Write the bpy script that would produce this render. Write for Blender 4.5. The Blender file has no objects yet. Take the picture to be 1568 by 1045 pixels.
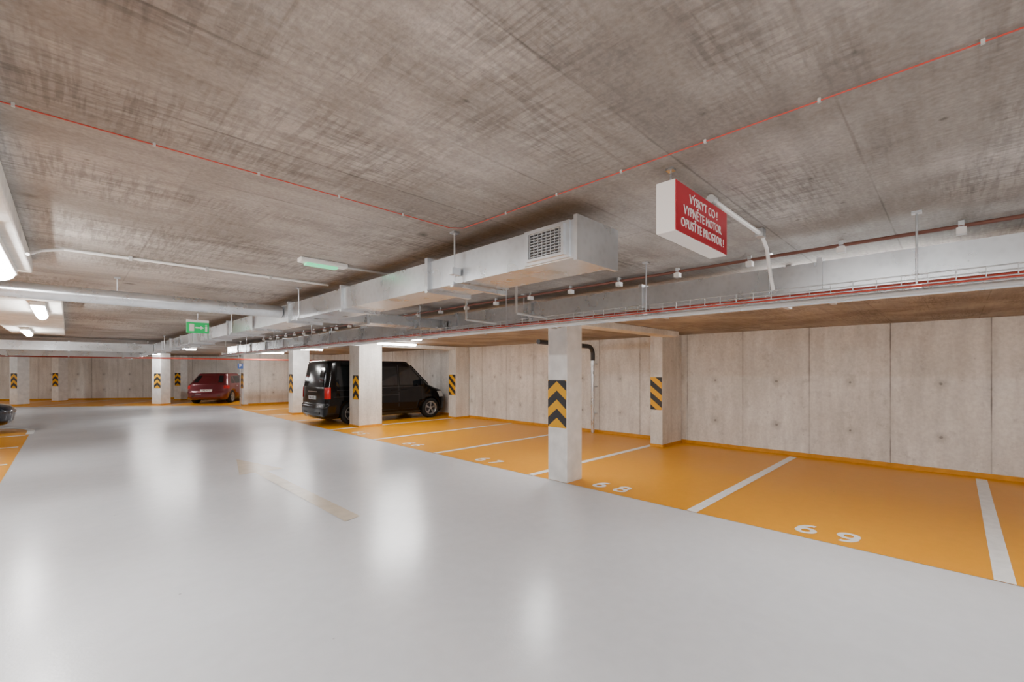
import bpy, math, random
from mathutils import Vector, Matrix
random.seed(3)
H=2.45
scene=bpy.context.scene
# ---------------------------------------------------------------- materials
def newmat(name):
    m=bpy.data.materials.new(name); m.use_nodes=True
    nt=m.node_tree; b=nt.nodes['Principled BSDF']
    return m,nt,b
def simple(name,col,rough=.5,metal=0,emis=None,es=0,noise=0,nscale=8,bump=0,spec=None,coat=0):
    m,nt,b=newmat(name)
    b.inputs['Base Color'].default_value=(*col,1)
    b.inputs['Roughness'].default_value=rough
    b.inputs['Metallic'].default_value=metal
    if spec is not None: b.inputs['Specular IOR Level'].default_value=spec
    if coat: b.inputs['Coat Weight'].default_value=coat; b.inputs['Coat Roughness'].default_value=.05
    if emis:
        b.inputs['Emission Color'].default_value=(*emis,1); b.inputs['Emission Strength'].default_value=es
    if noise or bump:
        tc=nt.nodes.new('ShaderNodeTexCoord'); n=nt.nodes.new('ShaderNodeTexNoise')
        n.inputs['Scale'].default_value=nscale; n.inputs['Detail'].default_value=6
        nt.links.new(tc.outputs['Object'],n.inputs['Vector'])
        if noise:
            mr=nt.nodes.new('ShaderNodeMapRange')
            mr.inputs['From Min'].default_value=.3; mr.inputs['From Max'].default_value=.7
            mr.inputs['To Min'].default_value=1-noise; mr.inputs['To Max'].default_value=1+noise*.5
            nt.links.new(n.outputs[0],mr.inputs[0])
            mx=nt.nodes.new('ShaderNodeVectorMath'); mx.operation='SCALE'
            mx.inputs[0].default_value=col
            nt.links.new(mr.outputs[0],mx.inputs['Scale']); nt.links.new(mx.outputs[0],b.inputs['Base Color'])
        if bump:
            bp=nt.nodes.new('ShaderNodeBump'); bp.inputs['Strength'].default_value=bump; bp.inputs['Distance'].default_value=.01
            nt.links.new(n.outputs[0],bp.inputs['Height']); nt.links.new(bp.outputs[0],b.inputs['Normal'])
    return m
class NT:
    def __init__(s,nt): s.nt=nt
    def m(s,op,a,b=None,c=None,clamp=False):
        n=s.nt.nodes.new('ShaderNodeMath'); n.operation=op; n.use_clamp=clamp
        for i,v in enumerate((a,b,c)):
            if v is None: continue
            if isinstance(v,(int,float)): n.inputs[i].default_value=v
            else: s.nt.links.new(v,n.inputs[i])
        return n.outputs[0]
    def mr(s,v,a,b,c,d):
        n=s.nt.nodes.new('ShaderNodeMapRange'); n.interpolation_type='SMOOTHSTEP'
        for i,x in enumerate((a,b,c,d)): n.inputs[i+1].default_value=x
        s.nt.links.new(v,n.inputs[0]); return n.outputs[0]
    def coord(s,scale=(1,1,1)):
        tc=s.nt.nodes.new('ShaderNodeTexCoord'); mp=s.nt.nodes.new('ShaderNodeMapping')
        mp.inputs['Scale'].default_value=scale
        s.nt.links.new(tc.outputs['Object'],mp.inputs['Vector']); return mp.outputs[0]
    def noise(s,scale,detail=5,vec=(1,1,1),rough=.55):
        n=s.nt.nodes.new('ShaderNodeTexNoise'); n.inputs['Scale'].default_value=scale
        n.inputs['Detail'].default_value=detail; n.inputs['Roughness'].default_value=rough
        s.nt.links.new(s.coord(vec),n.inputs['Vector']); return n.outputs[0]
    def voro(s,scale,vec=(1,1,1)):
        n=s.nt.nodes.new('ShaderNodeTexVoronoi'); n.inputs['Scale'].default_value=scale
        s.nt.links.new(s.coord(vec),n.inputs['Vector']); return n.outputs['Distance']
    def xyz(s):
        sp=s.nt.nodes.new('ShaderNodeSeparateXYZ'); s.nt.links.new(s.coord(),sp.inputs[0]); return sp.outputs
    def mix(s,f,a,b):
        n=s.nt.nodes.new('ShaderNodeMix'); n.data_type='RGBA'
        s.nt.links.new(f,n.inputs['Factor'])
        for k,v in (('A',a),('B',b)):
            sock=[i for i in n.inputs if i.name==k and i.type=='RGBA'][0]
            if isinstance(v,tuple): sock.default_value=(*v,1)
            else: s.nt.links.new(v,sock)
        return [o for o in n.outputs if o.type=='RGBA'][0]
    def scale(s,col,f):
        n=s.nt.nodes.new('ShaderNodeVectorMath'); n.operation='SCALE'
        if isinstance(col,tuple): n.inputs[0].default_value=col
        else: s.nt.links.new(col,n.inputs[0])
        s.nt.links.new(f,n.inputs['Scale']); return n.outputs[0]
    def bump(s,h,b,st=.3,d=.01):
        bp=s.nt.nodes.new('ShaderNodeBump'); bp.inputs['Strength'].default_value=st; bp.inputs['Distance'].default_value=d
        s.nt.links.new(h,bp.inputs['Height']); s.nt.links.new(bp.outputs[0],b.inputs['Normal'])

def wall_mat(name,axis,off=-.38,per=1.17,base=(.86,.85,.825),dk=(.74,.725,.69),seams=True):
    m,nt,b=newmat(name); N=NT(nt)
    big=N.noise(.8,6); col=N.mix(N.mr(big,.35,.68,0,1),dk,base)
    st=N.noise(3,4,(2.2,2.2,.35)); col=N.scale(col,N.mr(st,.3,.7,.90,1.06))
    fine=N.noise(25,4); col=N.scale(col,N.mr(fine,.25,.75,.90,1.06))
    blot=N.noise(4,6,rough=.7); col=N.scale(col,N.mr(blot,.3,.45,.82,1))
    sp=N.voro(6); col=N.scale(col,N.mr(sp,.02,.06,.68,1))
    if seams:
        c=N.xyz(); t=N.m('FRACT',N.m('DIVIDE',N.m('SUBTRACT',c[axis],off),per))
        ds=N.m('MULTIPLY',N.m('MINIMUM',t,N.m('SUBTRACT',1,t)),per)
        wob=N.m('MULTIPLY',N.m('SUBTRACT',N.noise(6,3),.5),.012)
        sd=N.mr(N.noise(.9,3),.4,.6,.30,.72)
        sf=N.m('ADD',sd,N.m('MULTIPLY',N.m('SUBTRACT',1,sd),N.mr(N.m('ADD',ds,wob),.003,.010,0,1)))
        col=N.scale(col,sf)
        col=N.scale(col,N.mr(ds,.0,.10,.92,1))
        hy=N.m('MULTIPLY',N.m('SUBTRACT',t,.47),per)
        tz=N.m('SUBTRACT',N.m('FRACT',N.m('DIVIDE',N.m('SUBTRACT',c[2],.14),.86)),.5)
        hz=N.m('MULTIPLY',tz,.86)
        r=N.m('SQRT',N.m('ADD',N.m('MULTIPLY',hy,hy),N.m('MULTIPLY',hz,hz)))
        r=N.m('ADD',r,N.m('MULTIPLY',wob,3))
        hf=N.m('MULTIPLY',N.mr(r,.012,.030,.50,1),N.mr(r,.02,.13,.78,1))
        low=N.mr(c[2],1.9,1.95,0,1)
        hf=N.m('MAXIMUM',hf,low)
        col=N.scale(col,hf)
    nt.links.new(col,b.inputs['Base Color']); b.inputs['Roughness'].default_value=.8
    N.bump(N.m('ADD',fine,N.m('MULTIPLY',big,2)),b,.25,.01)
    return m
def ceiling_mat():
    m,nt,b=newmat('formwork_concrete'); N=NT(nt)
    big=N.noise(.9,9,(1,1,1),.64)
    col=N.mix(N.mr(big,.38,.62,0,1),(.265,.238,.213),(.42,.39,.36))
    g1=N.noise(1,2,(64,6,1)); g2=N.noise(1,2,(6,64,1))
    gm=N.mr(N.noise(.8,5,(1,1.6,1),.65),.42,.60,.05,.85)
    g=N.m('MULTIPLY',N.mr(g1,.36,.58,.70,1.08),N.mr(g2,.36,.58,.70,1.08))
    g=N.m('ADD',1,N.m('MULTIPLY',N.m('SUBTRACT',g,1),gm))
    col=N.scale(col,g)
    st=N.noise(1,5,(1.0,16,1)); col=N.scale(col,N.mr(st,.3,.7,.90,1.08))
    c=N.xyz()
    wob=N.m('MULTIPLY',N.m('SUBTRACT',N.noise(5,3),.5),.012)
    fade=N.mr(N.noise(1.3,3),.36,.56,.1,1)
    for ax,off,per,dk in ((1,.25,.5,.62),(0,.35,2.0,.76)):
        t=N.m('FRACT',N.m('DIVIDE',N.m('SUBTRACT',c[ax],off),per))
        ds=N.m('MULTIPLY',N.m('MINIMUM',t,N.m('SUBTRACT',1,t)),per)
        s_=N.mr(N.m('ADD',ds,wob),.001,.007,dk,1)
        s_=N.m('ADD',1,N.m('MULTIPLY',N.m('SUBTRACT',s_,1),fade))
        col=N.scale(col,s_)
    px=N.m('FLOOR',N.m('DIVIDE',N.m('SUBTRACT',c[1],.25),.5)); py=N.m('FLOOR',N.m('DIVIDE',N.m('SUBTRACT',c[0],.35),2.0))
    h=N.m('FRACT',N.m('MULTIPLY',N.m('SINE',N.m('ADD',N.m('MULTIPLY',px,12.99),N.m('MULTIPLY',py,78.23))),437.58))
    col=N.scale(col,N.m('ADD',.92,N.m('MULTIPLY',h,.15)))
    v=N.m('ADD',N.voro(1.5),N.m('MULTIPLY',N.noise(14,3),.08)); col=N.scale(col,N.mr(v,.06,.135,.35,1))
    v2=N.m('ADD',N.voro(5),N.m('MULTIPLY',N.noise(20,3),.08)); col=N.scale(col,N.mr(v2,.05,.115,.52,1))
    fine=N.noise(60,4); col=N.scale(col,N.mr(fine,.25,.75,.84,1.1))
    nt.links.new(col,b.inputs['Base Color']); b.inputs['Roughness'].default_value=.85
    N.bump(N.m('ADD',fine,g),b,.3,.006)
    return m
def floor_mat(name,c1,c2,r0,r1,spec=.5,wear=None):
    m,nt,b=newmat(name); N=NT(nt)
    n=N.noise(.6,5); col=N.mix(N.mr(n,.35,.65,0,1),c1,c2)
    sp=N.voro(2.3); col=N.scale(col,N.mr(sp,.012,.03,.55,1))
    fine=N.noise(9,5); col=N.scale(col,N.mr(fine,.3,.7,.975,1.015))
    nt.links.new(col,b.inputs['Base Color'])
    rr=N.mr(N.noise(.5,3),.3,.7,r0,r1); nt.links.new(rr,b.inputs['Roughness'])
    b.inputs['Specular IOR Level'].default_value=spec
    N.bump(N.m('ADD',N.noise(55,2),N.m('MULTIPLY',N.noise(6,3),.5)),b,.16,.004)
    return m
M_floor=floor_mat('grey_epoxy',(.66,.675,.71),(.70,.715,.75),.22,.27,.9)
M_orange=floor_mat('orange_epoxy',(.78,.32,.0),(.80,.335,.0),.34,.38,.3)
M_ceil=ceiling_mat()
M_wallY=wall_mat('concrete_panel_y',1)
M_wallX=wall_mat('concrete_panel_x',0,off=.2,per=1.25)
M_col=wall_mat('column_concrete',0,seams=False,base=(.82,.80,.76),dk=(.66,.64,.60))
M_colw=simple('column_white_paint',(.86,.85,.83),.65,noise=.14,nscale=5,bump=.2)
M_white=simple('white_line_paint',(.90,.90,.89),.4,noise=.1,nscale=10)
M_arrow=simple('worn_beige_paint',(.68,.59,.47),.24,noise=.10,nscale=6)
M_orskirt=simple('orange_skirting_paint',(.68,.30,.01),.5,noise=.15)
M_blackp=simple('black_plastic',(.02,.02,.02),.5)
M_rubber=simple('tyre_rubber',(.018,.018,.018),.75,spec=.2)
M_red=simple('sign_red',(.42,.004,.018),.5)
M_signw=simple('sign_white',(.85,.85,.84),.4)
M_cable=simple('red_cable',(.50,.05,.03),.6)
M_redpipe=simple('red_pipe_paint',(.45,.05,.025),.5)
M_grey=simple('grey_pvc',(.50,.50,.49),.45)
M_dark=simple('dark_metal',(.05,.05,.055),.5,metal=.3)
M_green=simple('exit_green',(.0,.30,.08),.4,emis=(.0,.5,.12),es=.5)
M_greenlens=simple('green_lens',(.2,.7,.4),.3,emis=(.1,1,.45),es=.8)
M_blue=simple('blue_sign',(.01,.08,.40),.4)
M_lens=simple('lamp_diffuser',(.9,.9,.9),.4,emis=(1,.985,.965),es=135)
M_brown=simple('brown_conduit',(.18,.07,.05),.5)
def galv():
    m,nt,b=newmat('galvanised_steel'); N=NT(nt)
    n=N.noise(3,4); v=N.voro(25)
    col=N.scale((.66,.69,.72),N.m('MULTIPLY',N.mr(n,.3,.7,.9,1.07),N.mr(v,0,.6,.95,1.03)))
    nt.links.new(col,b.inputs['Base Color']); b.inputs['Metallic'].default_value=.92
    nt.links.new(N.mr(n,.3,.7,.26,.32),b.inputs['Roughness'])
    N.bump(N.noise(1.5,0),b,.10,.02)
    return m
M_galv=galv()
def stripes(chevron,axis=1):
    m,nt,b=newmat('hazard_stripes'); N=NT(nt); c=N.xyz()
    a=N.m('ABSOLUTE',c[axis]) if chevron else N.m('MULTIPLY',c[axis],-1.0)
    t=N.m('FRACT',N.m('DIVIDE',N.m('ADD',c[2],N.m('MULTIPLY',a,.8)),.27))
    f=N.m('GREATER_THAN',t,.5)
    col=N.mix(f,(.80,.40,.005),(.03,.03,.035))
    nt.links.new(col,b.inputs['Base Color']); b.inputs['Roughness'].default_value=.6
    return m
M_chev=stripes(True); M_diag=stripes(False)

# ---------------------------------------------------------------- mesh builder
class MB:
    def __init__(s): s.v=[];s.f=[];s.mi=[];s.mats=[];s.sm=[]
    def mid(s,m):
        if m not in s.mats: s.mats.append(m)
        return s.mats.index(m)
    def add(s,vs,fs,mat,smooth=False):
        o=len(s.v); s.v+= [tuple(v) for v in vs]; k=s.mid(mat)
        for f in fs: s.f.append(tuple(i+o for i in f)); s.mi.append(k); s.sm.append(smooth)
    def box(s,x0,x1,y0,y1,z0,z1,mat):
        v=[(x,y,z) for z in (z0,z1) for y in (y0,y1) for x in (x0,x1)]
        s.add(v,[(0,2,3,1),(4,5,7,6),(0,1,5,4),(2,6,7,3),(0,4,6,2),(1,3,7,5)],mat)
    def cyl(s,p0,p1,r,mat,seg=12,cap=True,r1=None):
        p0=Vector(p0);p1=Vector(p1); d=(p1-p0).normalized()
        a=d.orthogonal().normalized(); b=d.cross(a); r1=r if r1 is None else r1
        vs=[];fs=[]
        for p,rr in ((p0,r),(p1,r1)):
            for i in range(seg):
                t=2*math.pi*i/seg; vs.append(p+a*math.cos(t)*rr+b*math.sin(t)*rr)
        fs=[(i,(i+1)%seg,seg+(i+1)%seg,seg+i) for i in range(seg)]
        s.add(vs,fs,mat,True)
        if cap:
            s.add(vs,[tuple(range(seg))[::-1],tuple(range(seg,2*seg))],mat)
    def tube(s,pts,r,mat,seg=8):
        for a,b in zip(pts,pts[1:]): s.cyl(a,b,r,mat,seg)
    def poly(s,pts,mat): s.add(pts,[tuple(range(len(pts)))],mat)
    def obj(s,name,parent=None,loc=(0,0,0),rotz=0,bevel=0):
        me=bpy.data.meshes.new(name); me.from_pydata(s.v,[],s.f); me.update()
        for m in s.mats: me.materials.append(m)
        for p,k,sm in zip(me.polygons,s.mi,s.sm): p.material_index=k; p.use_smooth=sm
        o=bpy.data.objects.new(name,me); scene.collection.objects.link(o)
        o.location=loc; o.rotation_euler=(0,0,rotz)
        if parent: o.parent=parent
        if bevel:
            bv=o.modifiers.new('bevel','BEVEL'); bv.width=bevel; bv.segments=2; bv.limit_method='ANGLE'
        return o
def empty(name,loc=(0,0,0),rotz=0):
    e=bpy.data.objects.new(name,None); e.location=loc; e.rotation_euler=(0,0,rotz)
    e.empty_display_size=.2
    scene.collection.objects.link(e); return e
def arc(c,r,a0,a1,u,v,n=6):
    c=Vector(c);u=Vector(u);v=Vector(v)
    return [c+u*r*math.cos(a0+(a1-a0)*i/n)+v*r*math.sin(a0+(a1-a0)*i/n) for i in range(n+1)]
def text(body,size,mat,parent,loc,rot,sx=1,off=0,ext=.001,name='lettering',sp=1.0):
    c=bpy.data.curves.new(name,'FONT'); c.body=body; c.size=size; c.align_x='CENTER'; c.align_y='CENTER'
    c.offset=off; c.extrude=ext; c.space_character=sp; c.materials.append(mat)
    o=bpy.data.objects.new(name,c); o.location=loc; o.rotation_euler=rot; o.scale=(sx,1,1)
    scene.collection.objects.link(o); o.parent=parent; return o

# ---------------------------------------------------------------- room
WX=9.9; YB=-5.0; XL=-7.0
fw=Vector((.56,.83,0)).normalized(); fd=Vector((fw.y,-fw.x,0)); P0=Vector((-1.3,35.5,0))
def fy(x): return P0.y+(x-P0.x)*fd.y/fd.x
b=MB(); b.poly([(XL-.3,YB-.3,0),(WX+.3,YB-.3,0),(WX+.3,fy(WX)+.6,0),(XL-.3,fy(XL)+.6,0)],M_floor)
floor=b.obj('floor')
b=MB(); b.poly([(XL-.3,YB-.3,H),(XL-.3,fy(XL)+.6,H),(WX+.3,fy(WX)+.6,H),(WX+.3,YB-.3,H)],M_ceil)
b.obj('ceiling')
b=MB(); b.box(WX,WX+.25,YB,fy(WX)+.3,0,H,M_wallY); b.obj('wall_right')
b=MB(); b.box(XL-.25,XL,YB,fy(XL)+.3,0,H,M_wallY); b.obj('wall_left')
b=MB(); b.box(XL-.25,WX+.25,YB-.25,YB,0,H,M_wallX); b.obj('wall_back')
ang=math.atan2(fd.y,fd.x)
b=MB(); b.box(-7.1,13.6,0,.25,0,H,M_wallX); b.obj('wall_far',loc=P0,rotz=ang)
b=MB(); b.box(5.93,WX,23.4,23.7,0,H,M_wallX); b.obj('wall_partition')
# skirting
b=MB(); b.box(WX-.012,WX,YB,23.4,0,.075,M_orskirt); b.obj('baseboard_right')
b=MB(); b.box(-6.8,13.3,-.012,0,0,.09,M_orskirt); b.obj('baseboard_far',loc=P0,rotz=ang)
b=MB(); b.box(5.95,WX-.015,23.385,23.4,0,.09,M_orskirt); b.obj('baseboard_partition')
# orange zones
EX=5.13
b=MB()
b.poly([(EX,YB,.003),(WX-.01,YB,.003),(WX-.01,23.38,.003),(EX,23.38,.003)],M_orange)
k0=-6.6;k1=13.2
q=[P0+fd*k0,P0+fd*k0-fw*5.2,P0+fd*7.2-fw*5.2,Vector((5.2,23.8,0)),Vector((WX-.02,23.8,0)),P0+fd*k1]
b.poly([(p.x-fw.x*.02,p.y-fw.y*.02,.0035) for p in q],M_orange)
# left bay with rounded end
lb=[(-6.9,YB,.003),(-.7,YB,.003),(-.7,17.6,.003)]
lb+=[(-1.7+math.cos(a)*1.0,17.6+math.sin(a)*1.6,.003) for a in [math.pi/2*i/8 for i in range(1,9)]]
lb+=[(-6.9,19.2,.003)]
b.poly(lb,M_orange)
b.obj('painted_parking_bays',floor)
b=MB()
def rect(x0,x1,y0,y1,z,mat): b.poly([(x0,y0,z),(x1,y0,z),(x1,y1,z),(x0,y1,z)],mat)
for y in (-2.72,-.27,2.18,4.72,7.3,9.75,12.2,15.1,17.6,20.2):
    rect(EX,9.72,y-.06,y+.06,.006,M_white)
for y in (9.2,11.7,14.2,16.6): rect(-5.8,-.75,y-.06,y+.06,.006,M_white)
pa=[(-1.7+math.cos(a)*1.0,17.6+math.sin(a)*1.6) for a in [math.pi/2*i/10 for i in range(0,11)]]
pa=[(-.7,16.8)]+pa+[(-4,19.2)]
def strip(b,pa,hw,z,mat):
    P=[Vector(p) for p in pa]; L=[];R=[]
    for i,p in enumerate(P):
        d=(P[min(i+1,len(P)-1)]-P[max(i-1,0)]).normalized(); n=Vector((-d.y,d.x))*hw
        L.append((p.x+n.x,p.y+n.y,z)); R.append((p.x-n.x,p.y-n.y,z))
    for i in range(len(P)-1): b.poly([R[i],R[i+1],L[i+1],L[i]],mat)
strip(b,pa,.07,.0062,M_white)
for k in (-4,-1.4,1.2,3.8,6.4,9.0):
    c=P0+fd*k-fw*.05; n=fd*.06
    b.poly([(c-n)+Vector((0,0,.006)),(c-n-fw*5)+Vector((0,0,.006)),(c+n-fw*5)+Vector((0,0,.006)),(c+n)+Vector((0,0,.006))],M_white)
lines=b.obj('parking_lines',floor)
# stencilled digits, unit box x right, y up
def circ(cx,cy,rx,ry,a0,a1,n=18): return [(cx+rx*math.cos(math.radians(a0+(a1-a0)*i/n)),cy+ry*math.sin(math.radians(a0+(a1-a0)*i/n))) for i in range(n+1)]
six=[circ(.64,.40,.50,.56,75,172,10),circ(.5,.29,.36,.27,0,360,24)]
DG={'6':six,'9':[[(1-x,1-y) for x,y in s] for s in six],'7':[[(.1,.97),(.92,.97)],[(.92,1.0),(.35,0)]],
    '8':[circ(.5,.26,.38,.25,0,360,24),circ(.5,.76,.32,.23,0,360,24)],
    '5':[[(.85,.95),(.22,.95),(.15,.55)]+circ(.45,.30,.40,.28,110,-150,14)]}
b=MB()
for y,t in ((.92,'69'),(3.42,'68'),(6.0,'67'),(8.5,'66'),(11.0,'65')):
    for k,ch in enumerate(t):
        yc=y+(.17 if k==0 else -.17)
        for i,s in enumerate(DG[ch]): strip(b,[(5.27+py*.27,yc-(px-.5)*.19) for px,py in s],.028,.0065+i*.0008,M_white)
b.obj('stall_numbers',floor)
b=MB(); z=.004
b.poly([(2.13,4.7,z),(2.33,4.75,z),(2.30,7.95,z),(2.12,7.95,z)],M_arrow)
b.poly([(1.90,7.95,z),(2.55,7.95,z),(2.2,9.4,z)],M_arrow)
b.obj('floor_arrow',floor)
# ---------------------------------------------------------------- columns
def column(x0,x1,y0,y1,mat,guard='diag',gz=(.8,1.5)):
    e=empty('concrete_column',((x0+x1)/2,(y0+y1)/2,0))
    hx=(x1-x0)/2; hy=(y1-y0)/2
    b=MB(); b.box(-hx,hx,-hy,hy,0,H-.001,mat); b.obj('shaft',e,bevel=.012)
    if guard!='w':
        b=MB(); b.box(-hx-.008,hx+.004,-hy-.008,hy+.008,0,.06,M_orskirt); b.obj('painted_base',e)
    b=MB()
    g=min(hy,.19)
    b.box(-hx-.012,-hx-.001,-hy+.01,-hy+2*g-.01,gz[0],gz[1],M_chev if guard in('w','chev') else M_diag)
    o=b.obj('hazard_guard',e)
    # centre the chevron on the guard
    o.data.transform(Matrix.Translation((0,hy-g,0))); o.location=(0,-(hy-g),0)
    return e
column(5.13,5.50,4.0,4.36,M_colw,'w')
column(8.95,9.88,4.42,4.70,M_col)
column(5.9,6.62,12.1,12.72,M_col,'chev')
column(9.3,9.88,12.0,12.4,M_col)
column(5.9,6.5,17.4,17.85,M_colw,'chev')
column(5.75,5.92,23.35,23.75,M_colw,'chev')
def rcol(x,y,w,guard='chev'):
    e=column(x-w/2,x+w/2,y-w/2,y+w/2,M_colw,guard); e.rotation_euler=(0,0,math.radians(35)); return e
rcol(-1.6,31.0,.46); rcol(-.3,33.4,.44); rcol(3.15,26.8,.5); rcol(4.4,30.2,.42)
# beams
def beam(n,x0,x1,y0,y1,z0): 
    b=MB(); b.box(x0,x1,y0,y1,z0,H-.002,M_col); return b.obj(n,bevel=.01)
beam('ceiling_beam',5.51,8.94,4.05,4.36,2.34)
beam('ceiling_beam',6.63,9.29,12.05,12.5,2.34)
# left drop beams with lamps
beam('ceiling_beam',-.75,-.18,-1.5,4.7,2.35)
beam('ceiling_beam',-.75,-.04,6.3,12.6,2.35)
# ---------------------------------------------------------------- lamps
def lamp(x,y,along,z=H,L=1.25,w=1.0):
    e=empty('fluorescent_lamp',(x,y,z),0 if along=='x' else math.pi/2)
    b=MB(); b.box(-L/2,L/2,-.055*w,.055*w,-.045,-.001,M_signw); b.obj('housing',e,bevel=.006)
    b=MB()
    seg=8; vs=[];n=2
    for xx in (-L/2+.03,L/2-.03):
        for i in range(seg+1):
            t=math.pi*i/seg; vs.append((xx,math.cos(t)*.048*w,-.046-math.sin(t)*.045))
    fs=[(i,i+1,seg+2+i,seg+1+i) for i in range(seg)]+[tuple(range(seg+1)),tuple(range(2*seg+1,seg,-1))]
    b.add(vs,fs,M_lens,False); b.obj('diffuser',e)
lamp(5.75,4.75,'x'); lamp(5.4,9.1,'x'); lamp(5.9,16.2,'x'); lamp(6.0,20.6,'x'); lamp(4.35,.6,'y'); lamp(4.35,-2.6,'y'); lamp(6.6,11.2,'x')
lamp(-.33,3.9,'y',2.35,1.4,1.5); lamp(-.22,7.2,'y',2.35); lamp(-.5,11.3,'y',2.35); lamp(-.5,.4,'y',2.35)
lamp(.6,-2.9,'x'); lamp(-3.5,4,'x'); lamp(-3.5,10,'x'); lamp(2.6,19,'x'); lamp(-3,17,'x'); lamp(2.4,25.9,'x'); lamp(-2.8,26,'x'); lamp(7.2,26,'x'); lamp(-4,32,'x')  # first lamp, unseen behind the camera, is added to even out the light
# ---------------------------------------------------------------- ducts
def duct(b,x0,x1,y0,y1,z0,z1,axis='y',step=1.2,start=None):
    b.box(x0,x1,y0,y1,z0,z1,M_galv)
    f=.022
    a0,a1=(y0,y1) if axis=='y' else (x0,x1)
    t=a0 if start is None else start
    while t<=a1-.02:
        if axis=='y': b.box(x0-f,x1+f,t,t+.03,z0-f,z1+f,M_galv)
        else: b.box(t,t+.03,y0-f,y1+f,z0-f,z1+f,M_galv)
        t+=step
def rod(b,x,y,z0): b.cyl((x,y,z0),(x,y,H),.005,M_galv,6); b.box(x-.02,x+.02,y-.02,y+.02,H-.012,H-.001,M_galv)
e=empty('ventilation_duct')
b=MB(); duct(b,1.62,1.93,1.20,26,2.16,2.335,start=2.35,step=1.25)
b.box(1.605,1.945,1.195,1.215,2.145,2.35,M_galv)
b.obj('duct_body',e)
b=MB(); b.box(1.606,1.6195,1.24,1.52,2.165,2.335,M_galv)
b.box(1.602,1.6055,1.275,1.475,2.19,2.31,M_dark)
for i in range(9):
    z=2.197+i*.0135; b.box(1.594,1.6015,1.276,1.474,z,z+.004,M_galv)
for i in range(8):
    y=1.285+i*.026; b.box(1.590,1.5935,y,y+.003,2.191,2.309,M_galv)
for a in ((1.26,1.49,2.178,2.19),(1.26,1.49,2.31,2.322),(1.26,1.275,2.1901,2.3099),(1.475,1.49,2.1901,2.3099)): b.box(1.588,1.6055,*a,M_galv)
b.obj('grille',e)
b=MB()
for y in (2.05,4.5,7,10,13,16):
    for x in (1.58,1.97): rod(b,x,y,2.15)
    b.box(1.56,1.99,y-.015,y+.015,2.13,2.155,M_galv)
b.box(1.55,1.61,2.03,2.07,2.2,2.24,M_galv)
b.obj('hangers',e)
e=empty('ventilation_duct')
b=MB(); duct(b,3.40,3.85,-4.9,15.5,2.14,2.345,start=-4.4,step=1.25); b.obj('duct_body',e)
b=MB()
for y in (-2.6,-.3,.9,3.2,5.5,8,11,14):
    rod(b,3.375,y,2.12); rod(b,3.89,y,2.12); b.box(3.36,3.91,y-.015,y+.015,2.115,2.135,M_galv)
b.obj('hangers',e)
e=empty('ventilation_duct')
b=MB(); duct(b,1.94,3.39,4.55,4.85,2.17,2.28,axis='x',start=2.3,step=.6); b.obj('duct_body',e)
e=empty('ventilation_duct')
b=MB(); duct(b,-6.9,1.6,15.0,15.4,2.12,2.33,axis='x',start=-6,step=1.2); b.obj('duct_body',e)
e=empty('ventilation_duct')
b=MB(); duct(b,-6.9,1.6,18.2,18.55,2.06,2.28,axis='x',start=-6,step=1.2); b.obj('duct_body',e)
# spiral pipe
b=MB(); b.cyl((-6.9,5.1,2.27),(1.61,5.1,2.27),.062,M_galv,20)
for i in range(70):
    x=-6.8+i*.12
    b.cyl((x,5.1,2.27),(x+.006,5.1,2.27),.0645,M_galv,20)
for x in (-1.2,.3): rod(b,x,5.1,2.33)
b.obj('spiral_duct')
# cable tray (wire mesh)
e=empty('cable_tray')
b=MB(); x0,x1,z0,z1=3.04,3.30,2.085,2.135; ya,yb=-4.9,14.6
for x,z in ((x0,z1),(x0,z0+.025),(x0,z0),(x0+.065,z0),(x0+.13,z0),(x0+.195,z0),(x1,z0),(x1,z1)):
    b.cyl((x,ya,z),(x,yb,z),.0035,M_galv,5,False)
y=ya
while y<yb:
    for p,q_ in (((x0,y,z1+.005),(x0,y,z0)),((x0,y,z0),(x1,y,z0)),((x1,y,z0),(x1,y,z1+.005))): b.cyl(p,q_,.003,M_galv,4,False)
    y+=.1
b.obj('wire_basket',e)
b=MB(); 
for x,z,r,m in ((3.09,2.098,.008,M_redpipe),(3.13,2.096,.007,M_dark),(3.16,2.098,.009,M_grey),(3.22,2.097,.008,M_signw)): b.cyl((x,ya,z),(x,yb,z),r,m,8)
b.obj('cables',e)
b=MB()
for y in (-2.4,-.9,.14,1.62,3.1,4.6,6.2,8,10,12,14):
    rod(b,3.02,y,2.06); b.box(3.0,3.32,y-.02,y+.02,2.06,2.08,M_galv)
b.obj('hangers',e)
b=MB()
b.cyl((3.02,-4.9,2.045),(3.02,14.6,2.045),.011,M_grey,8); b.cyl((3.08,-4.9,2.045),(3.08,14.6,2.045),.014,M_galv,8)
b.cyl((2.99,-4.9,2.07),(2.99,14.6,2.07),.005,M_redpipe,6)
b.obj('conduit_run',e)
# ceiling pipe w/ brackets
e=empty('sprinkler_pipe')
b=MB(); b.cyl((3.37,-4.9,H-.03),(3.37,12,H-.03),.011,M_brown,8); b.obj('pipe',e)
b=MB()
y=-3.14
while y<12:
    b.box(3.345,3.395,y-.02,y+.02,H-.075,H-.04,M_signw); b.box(3.36,3.38,y-.012,y+.012,H-.04,H-.001,M_galv); y+=.52
b.obj('brackets',e)
# red cables on ceiling
b=MB()
b.tube([(1.56,-4.9,H-.008),(1.56,1.94,H-.008),(1.50,1.99,H-.008),(-4,1.99,H-.008)],.0022,M_cable,6)
for i in range(20):
    y=1.6-i*.33; b.box(1.556,1.564,y,y+.008,H-.013,H-.001,M_grey)
for i in range(14):
    x=1.2-i*.33; b.box(x,x+.008,1.986,1.994,H-.013,H-.001,M_grey)
b.obj('fire_detection_cable')
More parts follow.
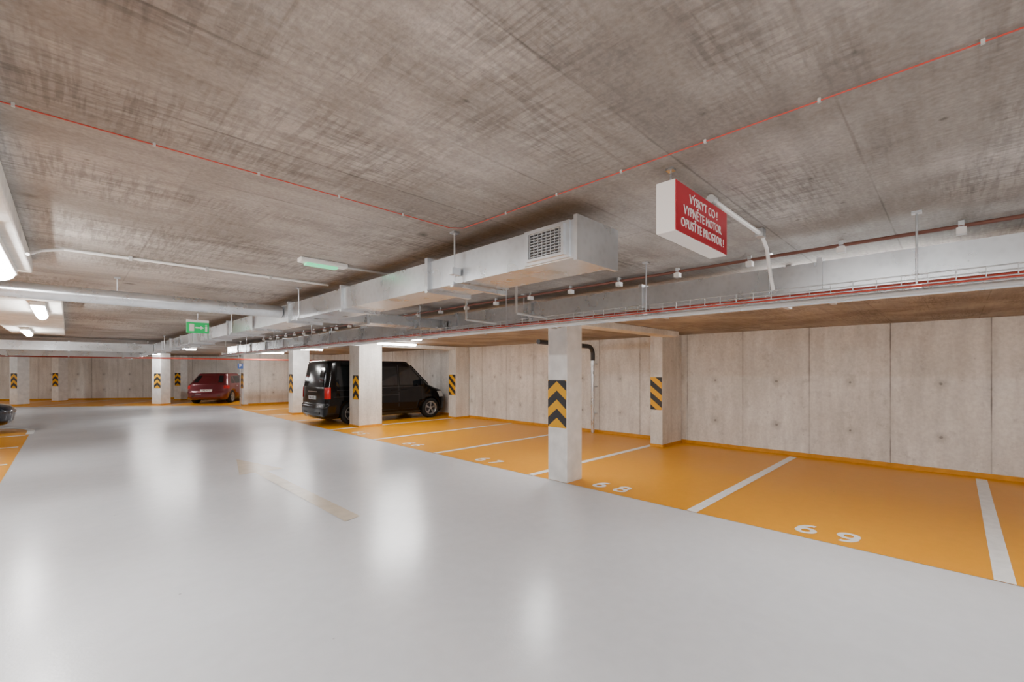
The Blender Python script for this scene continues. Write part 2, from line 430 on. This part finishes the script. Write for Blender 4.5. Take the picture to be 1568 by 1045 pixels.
# grey conduit left ceiling
b=MB()
b.tube([(-.17,3.9,2.34),(-.12,4.05,2.40),(-.02,4.1,H-.014),(1.7,4.1,H-.014)],.010,M_signw,8)
for x in (.3,.75,1.2): b.box(x,x+.02,4.085,4.115,H-.03,H-.001,M_grey)
b.obj('ceiling_conduit')
# bracket lamp arm near sign
b=MB()
b.tube([(2.06,.78,H-.03),(2.75,.78,H-.03)],.012,M_signw,10)
b.cyl((2.04,.78,H-.03),(2.08,.78,H-.03),.02,M_grey,10)
b.box(2.73,2.79,.76,.80,H-.05,H-.005,M_galv)
b.tube([(2.78,.78,H-.03),(2.88,.78,2.36),(2.92,.77,2.20),(2.97,.77,2.13)],.010,M_signw,10)
b.obj('conduit_elbow')
b=MB()
for y in (2.55,3.2):
    pts=[(2.0,y,2.42),(2.5,y,2.42)]+[tuple(p) for p in arc((2.5,y,2.32),.1,math.pi/2,0,(1,0,0),(0,0,1),6)]+[(2.6,y,2.12),(2.98,y,2.11)]
    b.tube(pts,.011,M_grey,8)
b.obj('conduit_bend')
# far red pipe
b=MB(); b.cyl((-6.9,21,2.10),(WX,21,2.10),.03,M_redpipe,10)
for x in (-4,-1,2,5,8): b.cyl((x,21,2.1),(x,21,H),.006,M_galv,6)
b.obj('fire_main_pipe')
# drain pipe on wall
e=empty('drain_pipe')
b=MB(); pts=[(7.6,6.75,2.30),(9.55,6.75,2.27)]+[tuple(p) for p in arc((9.55,6.75,2.07),.2,math.pi/2,0,(1,0,0),(0,0,1),8)]
b.tube([*pts,(9.75,6.75,1.9)],.055,M_dark,14); b.tube([(9.75,6.75,1.95),(9.75,6.75,.008)],.045,M_galv,14)
for z in (.5,1.2,1.8): b.box(9.72,9.89,6.70,6.80,z,z+.03,M_galv)
b.obj('pipe_body',e)
# ---------------------------------------------------------------- signs
e=empty('warning_sign',(1.64,.76,0))
b=MB(); b.box(0,.54,0,.078,2.185,2.385,M_signw); b.obj('box',e,bevel=.004)
b=MB(); b.box(.004,.536,-.003,.0005,2.189,2.381,M_red); b.obj('red_face',e)
for i,t in enumerate(('VÝSKYT CO !','VYPNĚTE MOTOR.','OPUSŤTE PROSTOR !')):
    text(t,.050,M_signw,e,(.27,-.0045,2.336-i*.053),(math.pi/2,0,0),sx=(.95,.92,.90)[i],ext=.0012,sp=1.06)
b=MB()
for x in (.05,.49): b.cyl((x,.04,2.385),(x,.04,H),.004,M_galv,6); b.box(x-.015,x+.015,.025,.055,H-.01,H-.001,M_galv)
b.obj('suspension',e)
e=empty('exit_sign',(1.30,7.6,0))
b=MB(); b.box(-.13,.13,-.02,.02,2.175,2.325,M_green); b.box(-.13,.13,-.02,.02,2.325,2.36,M_signw); b.obj('panel',e)
b=MB(); f=-.022
b.box(-.10,-.045,f,-.019,2.2,2.30,M_signw); b.box(-.03,.03,f,-.019,2.24,2.26,M_signw)
b.poly([(.03,f,2.225),(.075,f,2.25),(.03,f,2.275)],M_signw)
b.box(.085,.11,f,-.019,2.2,2.27,M_signw); b.cyl((.097,f,2.285),(.097,-.019,2.285),.012,M_signw,10)
b.cyl((0,0,2.36),(0,0,H),.006,M_galv,6); b.obj('pictogram',e)
e=empty('emergency_lamp',(1.32,3.27,0))
b=MB(); b.box(-.17,.17,-.04,.04,H-.035,H-.001,M_signw); b.obj('housing',e,bevel=.008)
b=MB(); b.box(-.13,.10,-.03,.03,H-.05,H-.035,M_greenlens); b.obj('lens',e,bevel=.006)
b=MB(); b.cyl((1.50,3.27,H-.02),(2.05,3.27,H-.02),.009,M_grey,8); b.obj('ceiling_conduit')
e=empty('parking_sign',(5.60,23.2,0))
b=MB(); b.box(-.13,.09,-.04,-.02,1.72,1.96,M_blue); b.cyl((-.02,0,0),(-.02,0,1.96),.02,M_galv,8); b.obj('sign_panel',e)
text('P',.20,M_signw,e,(-.02,-.042,1.84),(math.pi/2,0,0),off=.004)
# ---------------------------------------------------------------- vehicles
def lerp(tab,z):
    if z<=tab[0][0]: return tab[0][1]
    for (a,va),(c,vc) in zip(tab,tab[1:]):
        if z<=c: return va+(vc-va)*(z-a)/(c-a)
    return tab[-1][1]
def vehicle(name,loc,rotz,paint,P):
    glass=P['glass']; e=empty(name,loc,rotz)
    XR,XF,W=P['xr'],P['xf'],P['w']
    xr=lambda z:lerp(XR,z); xf=lambda z:lerp(XF,z); w=lambda z:lerp(W,z)
    top=P['top']; re=P['roofr']
    levels=[]
    zs=sorted(set([a for a,_ in XR]+[a for a,_ in XF]+[a for a,_ in W]))
    zz=[]
    for a,c in zip(zs,zs[1:]):
        n=max(1,int((c-a)/.06)); zz+=[a+(c-a)*i/n for i in range(n)]
    zz.append(zs[-1])
    rings=[(z,xr(z),xf(z),w(z)) for z in zz]
    zt=zz[-1]; a0,a1,w0=xr(zt),xf(zt),w(zt)
    for i in range(1,6):
        t=math.pi/2*i/5; ins=re*(1-math.cos(t))*1.6; rings.append((zt+(top-zt)*math.sin(t)*.85,a0+ins*1.2,a1-ins*1.8,w0-ins))
    rings.append((top-.004,a0+re*4,a1-re*4,w0*.6)); rings.append((top,a0+re*6,a1-re*6,w0*.25))
    def ring(z,a,c,ww):
        low=z<P['belt']
        Rr=min(P['Rr'],ww*.5); Rf=min(P['Rf'] if low else P['Rf']*.6,ww*.6,(c-a)*.4); pts=[]
        bow=P['bow']
        def corner(cx,cy,R,t0,n=7):
            for i in range(n):
                t=t0+math.pi/2*i/(n-1); pts.append((cx+R*math.cos(t),cy+R*math.sin(t)))
        corner(c-Rf,ww-Rf,Rf,0)
        for i in range(1,12): k=i/12; pts.append((c-Rf+(a+Rr-c+Rf)*k,ww))
        corner(a+Rr,ww-Rr,Rr,math.pi/2)
        for i in range(1,6): pts.append((a,(ww-Rr)*(1-2*i/6)))
        corner(a+Rr,-ww+Rr,Rr,math.pi)
        for i in range(1,12): k=i/12; pts.append((a+Rr+(c-Rf-a-Rr)*k,-ww))
        corner(c-Rf,-ww+Rf,Rf,1.5*math.pi)
        for i in range(1,6): pts.append((c,(-ww+Rf)*(1-2*i/6)))
        out=[]
        mid=(a+c)/2
        for x,y in pts:
            k=(y/ww)**2
            if x>mid: x-=bow*k*max(0,(x-mid)/(c-mid))**4
            else: x+=bow*.5*k*max(0,(mid-x)/(mid-a))**4
            out.append((x,y,z))
        return out
    b=MB(); R=[ring(*r) for r in rings]; n=len(R[0])
    vs=[p for r in R for p in r]; fs=[]
    for j in range(len(R)-1):
        for i in range(n): fs.append((j*n+i,j*n+(i+1)%n,(j+1)*n+(i+1)%n,(j+1)*n+i))
    fs.append(tuple(range(n))[::-1]); fs.append(tuple(range((len(R)-1)*n,len(R)*n)))
    b.add(vs,fs,paint,True); body=b.obj('body',e)
    # wheel arches cut
    cut=MB()
    for x in P['wheels']:
        for sy in (-1,1):
            yo=w(.5)
            cut.cyl((x,sy*(yo-.27),P['wr']-.0),(x,sy*(yo+.1),P['wr']),P['wr']+.055,M_blackp,32)
    co=cut.obj('cutter',e)
    bo=body.modifiers.new('b','BOOLEAN'); bo.object=co; bo.operation='DIFFERENCE'; bo.solver='EXACT'
    bpy.context.view_layer.update()
    dg=bpy.context.evaluated_depsgraph_get(); me=bpy.data.meshes.new_from_object(body.evaluated_get(dg))
    body.modifiers.clear(); body.data=me; bpy.data.objects.remove(co)
    # patches
    def side(poly,mat,off=.004,name='side_patch'):
        b=MB()
        for sy in (-1,1):
            pts=[(x,sy*(w(z)+off),z) for x,z in poly]
            if sy>0: pts=pts[::-1]
            b.poly(pts,mat)
        return b.obj(name,e)
    def bowr(y,z): return P['bow']*.5*(y/w(z))**2
    def rear(poly,mat,off=.006,name='rear_patch',thick=0):
        b=MB(); # subdivide horizontally
        ys=[p[0] for p in poly]
        b.poly([(xr(z)-off+bowr(y,z)*.6,-y,z) for y,z in poly],mat); return b.obj(name,e)
    def front(poly,mat,off=.008,name='front_patch'):
        b=MB(); b.poly([(xf(z)+off-P['bow']*.15*(y/w(z))**2,y,z) for y,z in poly],mat); return b.obj(name,e)
    for wnd in P['side_glass']: side(wnd,glass,name='side_window')
    for s in P['seams']:
        (xa,za),(xb,zb)=s; dx=.006 if abs(zb-za)>abs(xb-xa) else 0; dz=.006 if dx==0 else 0
        nseg=8; b=MB()
        for sy in (-1,1):
            for i in range(nseg):
                x0=xa+(xb-xa)*i/nseg; x1=xa+(xb-xa)*(i+1)/nseg; z0=za+(zb-za)*i/nseg; z1=za+(zb-za)*(i+1)/nseg
                b.poly([(x0-dx,sy*(w(z0-dz)+.003),z0-dz),(x1-dx,sy*(w(z1-dz)+.003),z1-dz),(x1+dx,sy*(w(z1+dz)+.003),z1+dz),(x0+dx,sy*(w(z0+dz)+.003),z0+dz)],P['seamm'])
        b.obj('panel_gap',e)
    for hx,hz in P['handles']:
        b=MB()
        for sy in (-1,1):
            y=sy*(w(hz)+.02); b.box(hx-.1,hx+.1,min(y,y-.02*sy),max(y,y-.02*sy),hz-.015,hz+.015,P['trim'])
        b.obj('door_handle',e,bevel=.006)
    rear(P['rear_glass'],glass,name='rear_window')
    front(P['windshield'],glass,name='windshield')
    for p,mm in P['rear_extra']: rear(p,mm,name='rear_trim')
    for p,mm in P['side_extra']: side(p,mm,name='side_trim')
    # plate
    pz=P['platez']; b=MB(); b.box(xr(pz)-.02,xr(pz)+.02,-.26,.26,pz-.055,pz+.055,M_signw); b.obj('licence_plate',e,bevel=.004)
    text('7AE 4195',.1,M_blackp,e,(xr(pz)-.022,0,pz),(math.pi/2,0,-math.pi/2),off=.001,name='plate_text')
    # taillights wrap
    for (z0,z1,wy,wx) in P['tails']:
        for sy in (-1,1):
            b=MB(); nn=6; vs=[]; 
            for z in [z0+(z1-z0)*i/nn for i in range(nn+1)]:
                ww=w(z); Rr=min(P['Rr'],ww*.5); row=[(xr(z)+.35*P['bow']-.008,ww-Rr-wy)]
                for i in range(7):
                    t=math.pi-(math.pi/2)*i/6; row.append((xr(z)+Rr+(Rr+.008)*math.cos(t)+.5*P['bow']*(1-i/6),ww-Rr+(Rr+.008)*math.sin(t)))
                row.append((xr(z)+Rr+wx,ww+.006))
                vs+=[(x,sy*y,z) for x,y in row]
            m_=9; fs=[]
            for j in range(nn):
                for i in range(m_-1):
                    f=(j*m_+i,j*m_+i+1,(j+1)*m_+i+1,(j+1)*m_+i); fs.append(f if sy<0 else f[::-1])
            b.add(vs,fs,P['tailm'],True); b.obj('tail_light',e)
    # headlights
    z0,z1=P['head']
    for sy in (-1,1):
        b=MB(); vs=[];nn=5
        for j in range(nn+1):
            z=z0+(z1-z0)*j/nn; ww=w(z); Rf=min(P['Rf'],ww*.6); c=xf(z)
            for i in range(7):
                t=math.pi/2*(.15+.85*i/6); vs.append((c-Rf+(Rf+.01)*math.cos(t)-P['bow']*(1 if i>0 else .6)*(.9-.2*i/6),sy*(ww-Rf+(Rf+.01)*math.sin(t)),z))
        fs=[(j*7+i,j*7+i+1,(j+1)*7+i+1,(j+1)*7+i) for j in range(nn) for i in range(6)]
        b.add(vs,fs,M_headl,True); b.obj('headlight',e)
    # mirrors
    mx,mz=P['mirror']; b=MB()
    for sy in (-1,1):
        y=w(mz); ya_,yb_=sorted((sy*(y+.05),sy*(y+.24))); b.box(mx-.05,mx+.07,ya_,yb_,mz,mz+.2,paint)
        ya_,yb_=sorted((sy*(y-.02),sy*(y+.08))); b.box(mx-.02,mx+.04,ya_,yb_,mz,mz+.05,M_blackp)
    b.obj('side_mirrors',e,bevel=.025)
    # wheels
    for x in P['wheels']:
        for sy in (-1,1):
            b=MB(); r=P['wr']; yo=w(.5)-.005; yi=yo-.22
            prof=[(yi,r*.62),(yi,r*.93),(yi+.03,r),(yo-.03,r),(yo,r*.93),(yo-.004,r*.68),(yo-.02,r*.66)]
            sg=32; vs=[];fs=[]
            for (yy,rr) in prof:
                for i in range(sg):
                    t=2*math.pi*i/sg; vs.append((x+rr*math.cos(t),sy*yy,r+rr*math.sin(t)))
            for j in range(len(prof)-1):
                for i in range(sg): fs.append((j*sg+i,j*sg+(i+1)%sg,(j+1)*sg+(i+1)%sg,(j+1)*sg+i))
            b.add(vs,fs,M_rubber,True)
            b.cyl((x,sy*(yo-.10),r),(x,sy*(yo-.09),r),r*.66,M_dark,sg)
            vs=[];fs=[]
            for (yy,rr) in ((yo-.01,r*.68),(yo-.004,r*.64),(yo-.03,r*.60),(yo-.09,r*.58)):
                for i in range(sg):
                    t=2*math.pi*i/sg; vs.append((x+rr*math.cos(t),sy*yy,r+rr*math.sin(t)))
            for j in range(3):
                for i in range(sg): fs.append((j*sg+i,j*sg+(i+1)%sg,(j+1)*sg+(i+1)%sg,(j+1)*sg+i))
            b.add(vs,fs,M_rim,True)
            b.cyl((x,sy*(yo-.06),r),(x,sy*(yo-.015),r),r*.15,M_rim,16)
            for k in range(5):
                for dd in (-.13,.13):
                    t=2*math.pi*k/5+.3; tt=t+dd
                    p0=Vector((x+r*.1*math.cos(t),0,r+r*.1*math.sin(t))); p1=Vector((x+r*.63*math.cos(tt),0,r+r*.63*math.sin(tt)))
                    nrm=Vector((-math.sin(tt),0,math.cos(tt)))*r*.035
                    y0=sy*(yo-.02); y1=sy*(yo-.05)
                    A=[p0-nrm,p1-nrm,p1+nrm,p0+nrm]
                    vv=[(p.x,y0,p.z) for p in A]+[(p.x,y1,p.z) for p in A]
                    b.add(vv,[(0,1,2,3),(7,6,5,4),(0,4,5,1),(1,5,6,2),(2,6,7,3),(3,7,4,0)],M_rim)
            b.obj('wheel',e)
    return e
M_rim=simple('alloy_rim',(.55,.56,.58),.3,metal=.8)
M_headl=simple('headlight_glass',(.55,.58,.6),.1,metal=.3,coat=1)
M_tail=simple('tail_lens',(.35,.008,.008),.2,emis=(.8,.02,.02),es=.15,spec=.4)
M_glass=simple('tinted_glass',(.008,.010,.012),.06,spec=.7)
M_black=simple('black_car_paint',(.003,.003,.004),.12,spec=.35)
M_redpaint=simple('maroon_car_paint',(.13,.012,.018),.3,metal=.3,coat=.8)
M_bluepaint=simple('navy_car_paint',(.008,.012,.028),.25,metal=.2,coat=1)
M_seam=simple('panel_gap_dark',(.0,.0,.0),.9)
M_seamg=simple('panel_gap_grey',(.03,.03,.03),.6)
M_chrome=simple('chrome',(.7,.7,.72),.15,metal=1)
van=dict(glass=M_glass,top=1.95,roofr=.05,belt=1.1,Rr=.11,Rf=.38,bow=.08,wr=.34,wheels=(.88,3.72),
 xr=[(.2,.08),(.3,.0),(.58,.0),(.62,.04),(1.1,.05),(1.89,.17)],
 xf=[(.2,4.38),(.3,4.47),(.6,4.5),(.8,4.46),(.95,4.36),(1.04,4.08),(1.14,3.78),(1.89,3.0)],
 w=[(.2,.86),(.34,.93),(.6,.95),(.95,.945),(1.1,.93),(1.89,.83)],
 side_glass=[[(.38,1.16),(1.35,1.16),(1.35,1.76),(.44,1.76)],[(1.42,1.16),(2.42,1.16),(2.42,1.76),(1.42,1.76)],[(2.50,1.16),(3.46,1.16),(2.92,1.76),(2.50,1.76)]],
 seams=[((1.38,.35),(1.38,1.1)),((2.46,.3),(2.46,1.82)),((3.36,.55),(3.36,1.1)),((1.38,1.1),(3.36,1.1)),((.3,.85),(2.46,.85)),((.4,1.05),(1.35,1.05))],
 seamm=M_seamg,handles=[(2.65,1.0),(2.28,1.0)],trim=M_black,
 rear_glass=[(-.72,1.16),(.72,1.16),(.66,1.74),(-.66,1.74)],
 windshield=[(-.74,1.17),(.74,1.17),(.68,1.82),(-.68,1.82)],
 rear_extra=[([(-.6,.34),(.6,.34),(.6,.40),(-.6,.40)],M_blackp),([(-.35,.99),(.35,.99),(.35,1.015),(-.35,1.015)],M_chrome)],
 side_extra=[([(1.3,.22),(3.3,.22),(3.3,.30),(1.3,.30)],M_blackp)],
 platez=.82,tails=[(.80,1.14,.0,.05)],tailm=M_tail,head=(.72,.92),mirror=(3.2,1.14))
vehicle('passenger_van',(5.22,13.86,0),0,M_black,van)
suv=dict(glass=M_glass,top=1.50,roofr=.05,belt=.92,Rr=.22,Rf=.45,bow=.14,wr=.32,wheels=(.82,3.45),
 xr=[(.2,.12),(.3,.02),(.55,.0),(.62,.05),(.95,.12),(1.02,.22),(1.42,.62)],
 xf=[(.2,4.25),(.3,4.36),(.55,4.4),(.68,4.3),(.78,3.95),(.86,3.5),(.93,3.15),(1.42,2.35)],
 w=[(.2,.80),(.34,.87),(.6,.90),(.9,.88),(.98,.84),(1.42,.66)],
 side_glass=[[(.75,1.0),(1.2,.99),(1.2,1.36),(1.0,1.35)],[(1.25,.99),(2.02,.99),(2.02,1.38),(1.25,1.36)],[(2.08,.99),(2.98,.99),(2.45,1.37),(2.08,1.38)]],
 seams=[((1.15,.5),(1.15,.95)),((2.05,.3),(2.05,.95)),((3.0,.4),(3.0,.9))],seamm=M_seam,
 handles=[(1.35,.86),(2.25,.85)],trim=M_chrome,
 rear_glass=[(-.66,1.04),(.66,1.04),(.56,1.38),(-.56,1.38)],windshield=[(-.70,.97),(.70,.97),(.58,1.38),(-.58,1.38)],
 rear_extra=[([(-.6,.24),(.6,.24),(.62,.40),(-.62,.40)],M_blackp),([(-.45,.48),(-.2,.48),(-.2,.5),(-.45,.5)],M_chrome)],
 side_extra=[([(1.2,.2),(3.0,.2),(3.0,.28),(1.2,.28)],M_blackp)],
 platez=.66,tails=[(.74,.90,.18,.12)],tailm=M_tail,head=(.58,.70),mirror=(2.85,.92))
vehicle('car',(4.72,25.75,0),math.atan2(fw.y,fw.x),M_redpaint,suv)
vehicle('car',(-5.4,18.2,0),0,M_bluepaint,suv)

# ---------------------------------------------------------------- world + camera
w=bpy.data.worlds.new('world'); scene.world=w; w.use_nodes=True
w.node_tree.nodes['Background'].inputs[0].default_value=(.9,.93,1,1); w.node_tree.nodes['Background'].inputs[1].default_value=.05
cam=bpy.data.cameras.new('camera'); co=bpy.data.objects.new('camera',cam); scene.collection.objects.link(co)
co.location=(0,0,1.65); co.rotation_euler=(math.pi/2,0,-math.pi/4)
cam.sensor_width=36; cam.lens=15.61; cam.shift_y=.0285; cam.clip_start=.05
scene.camera=co
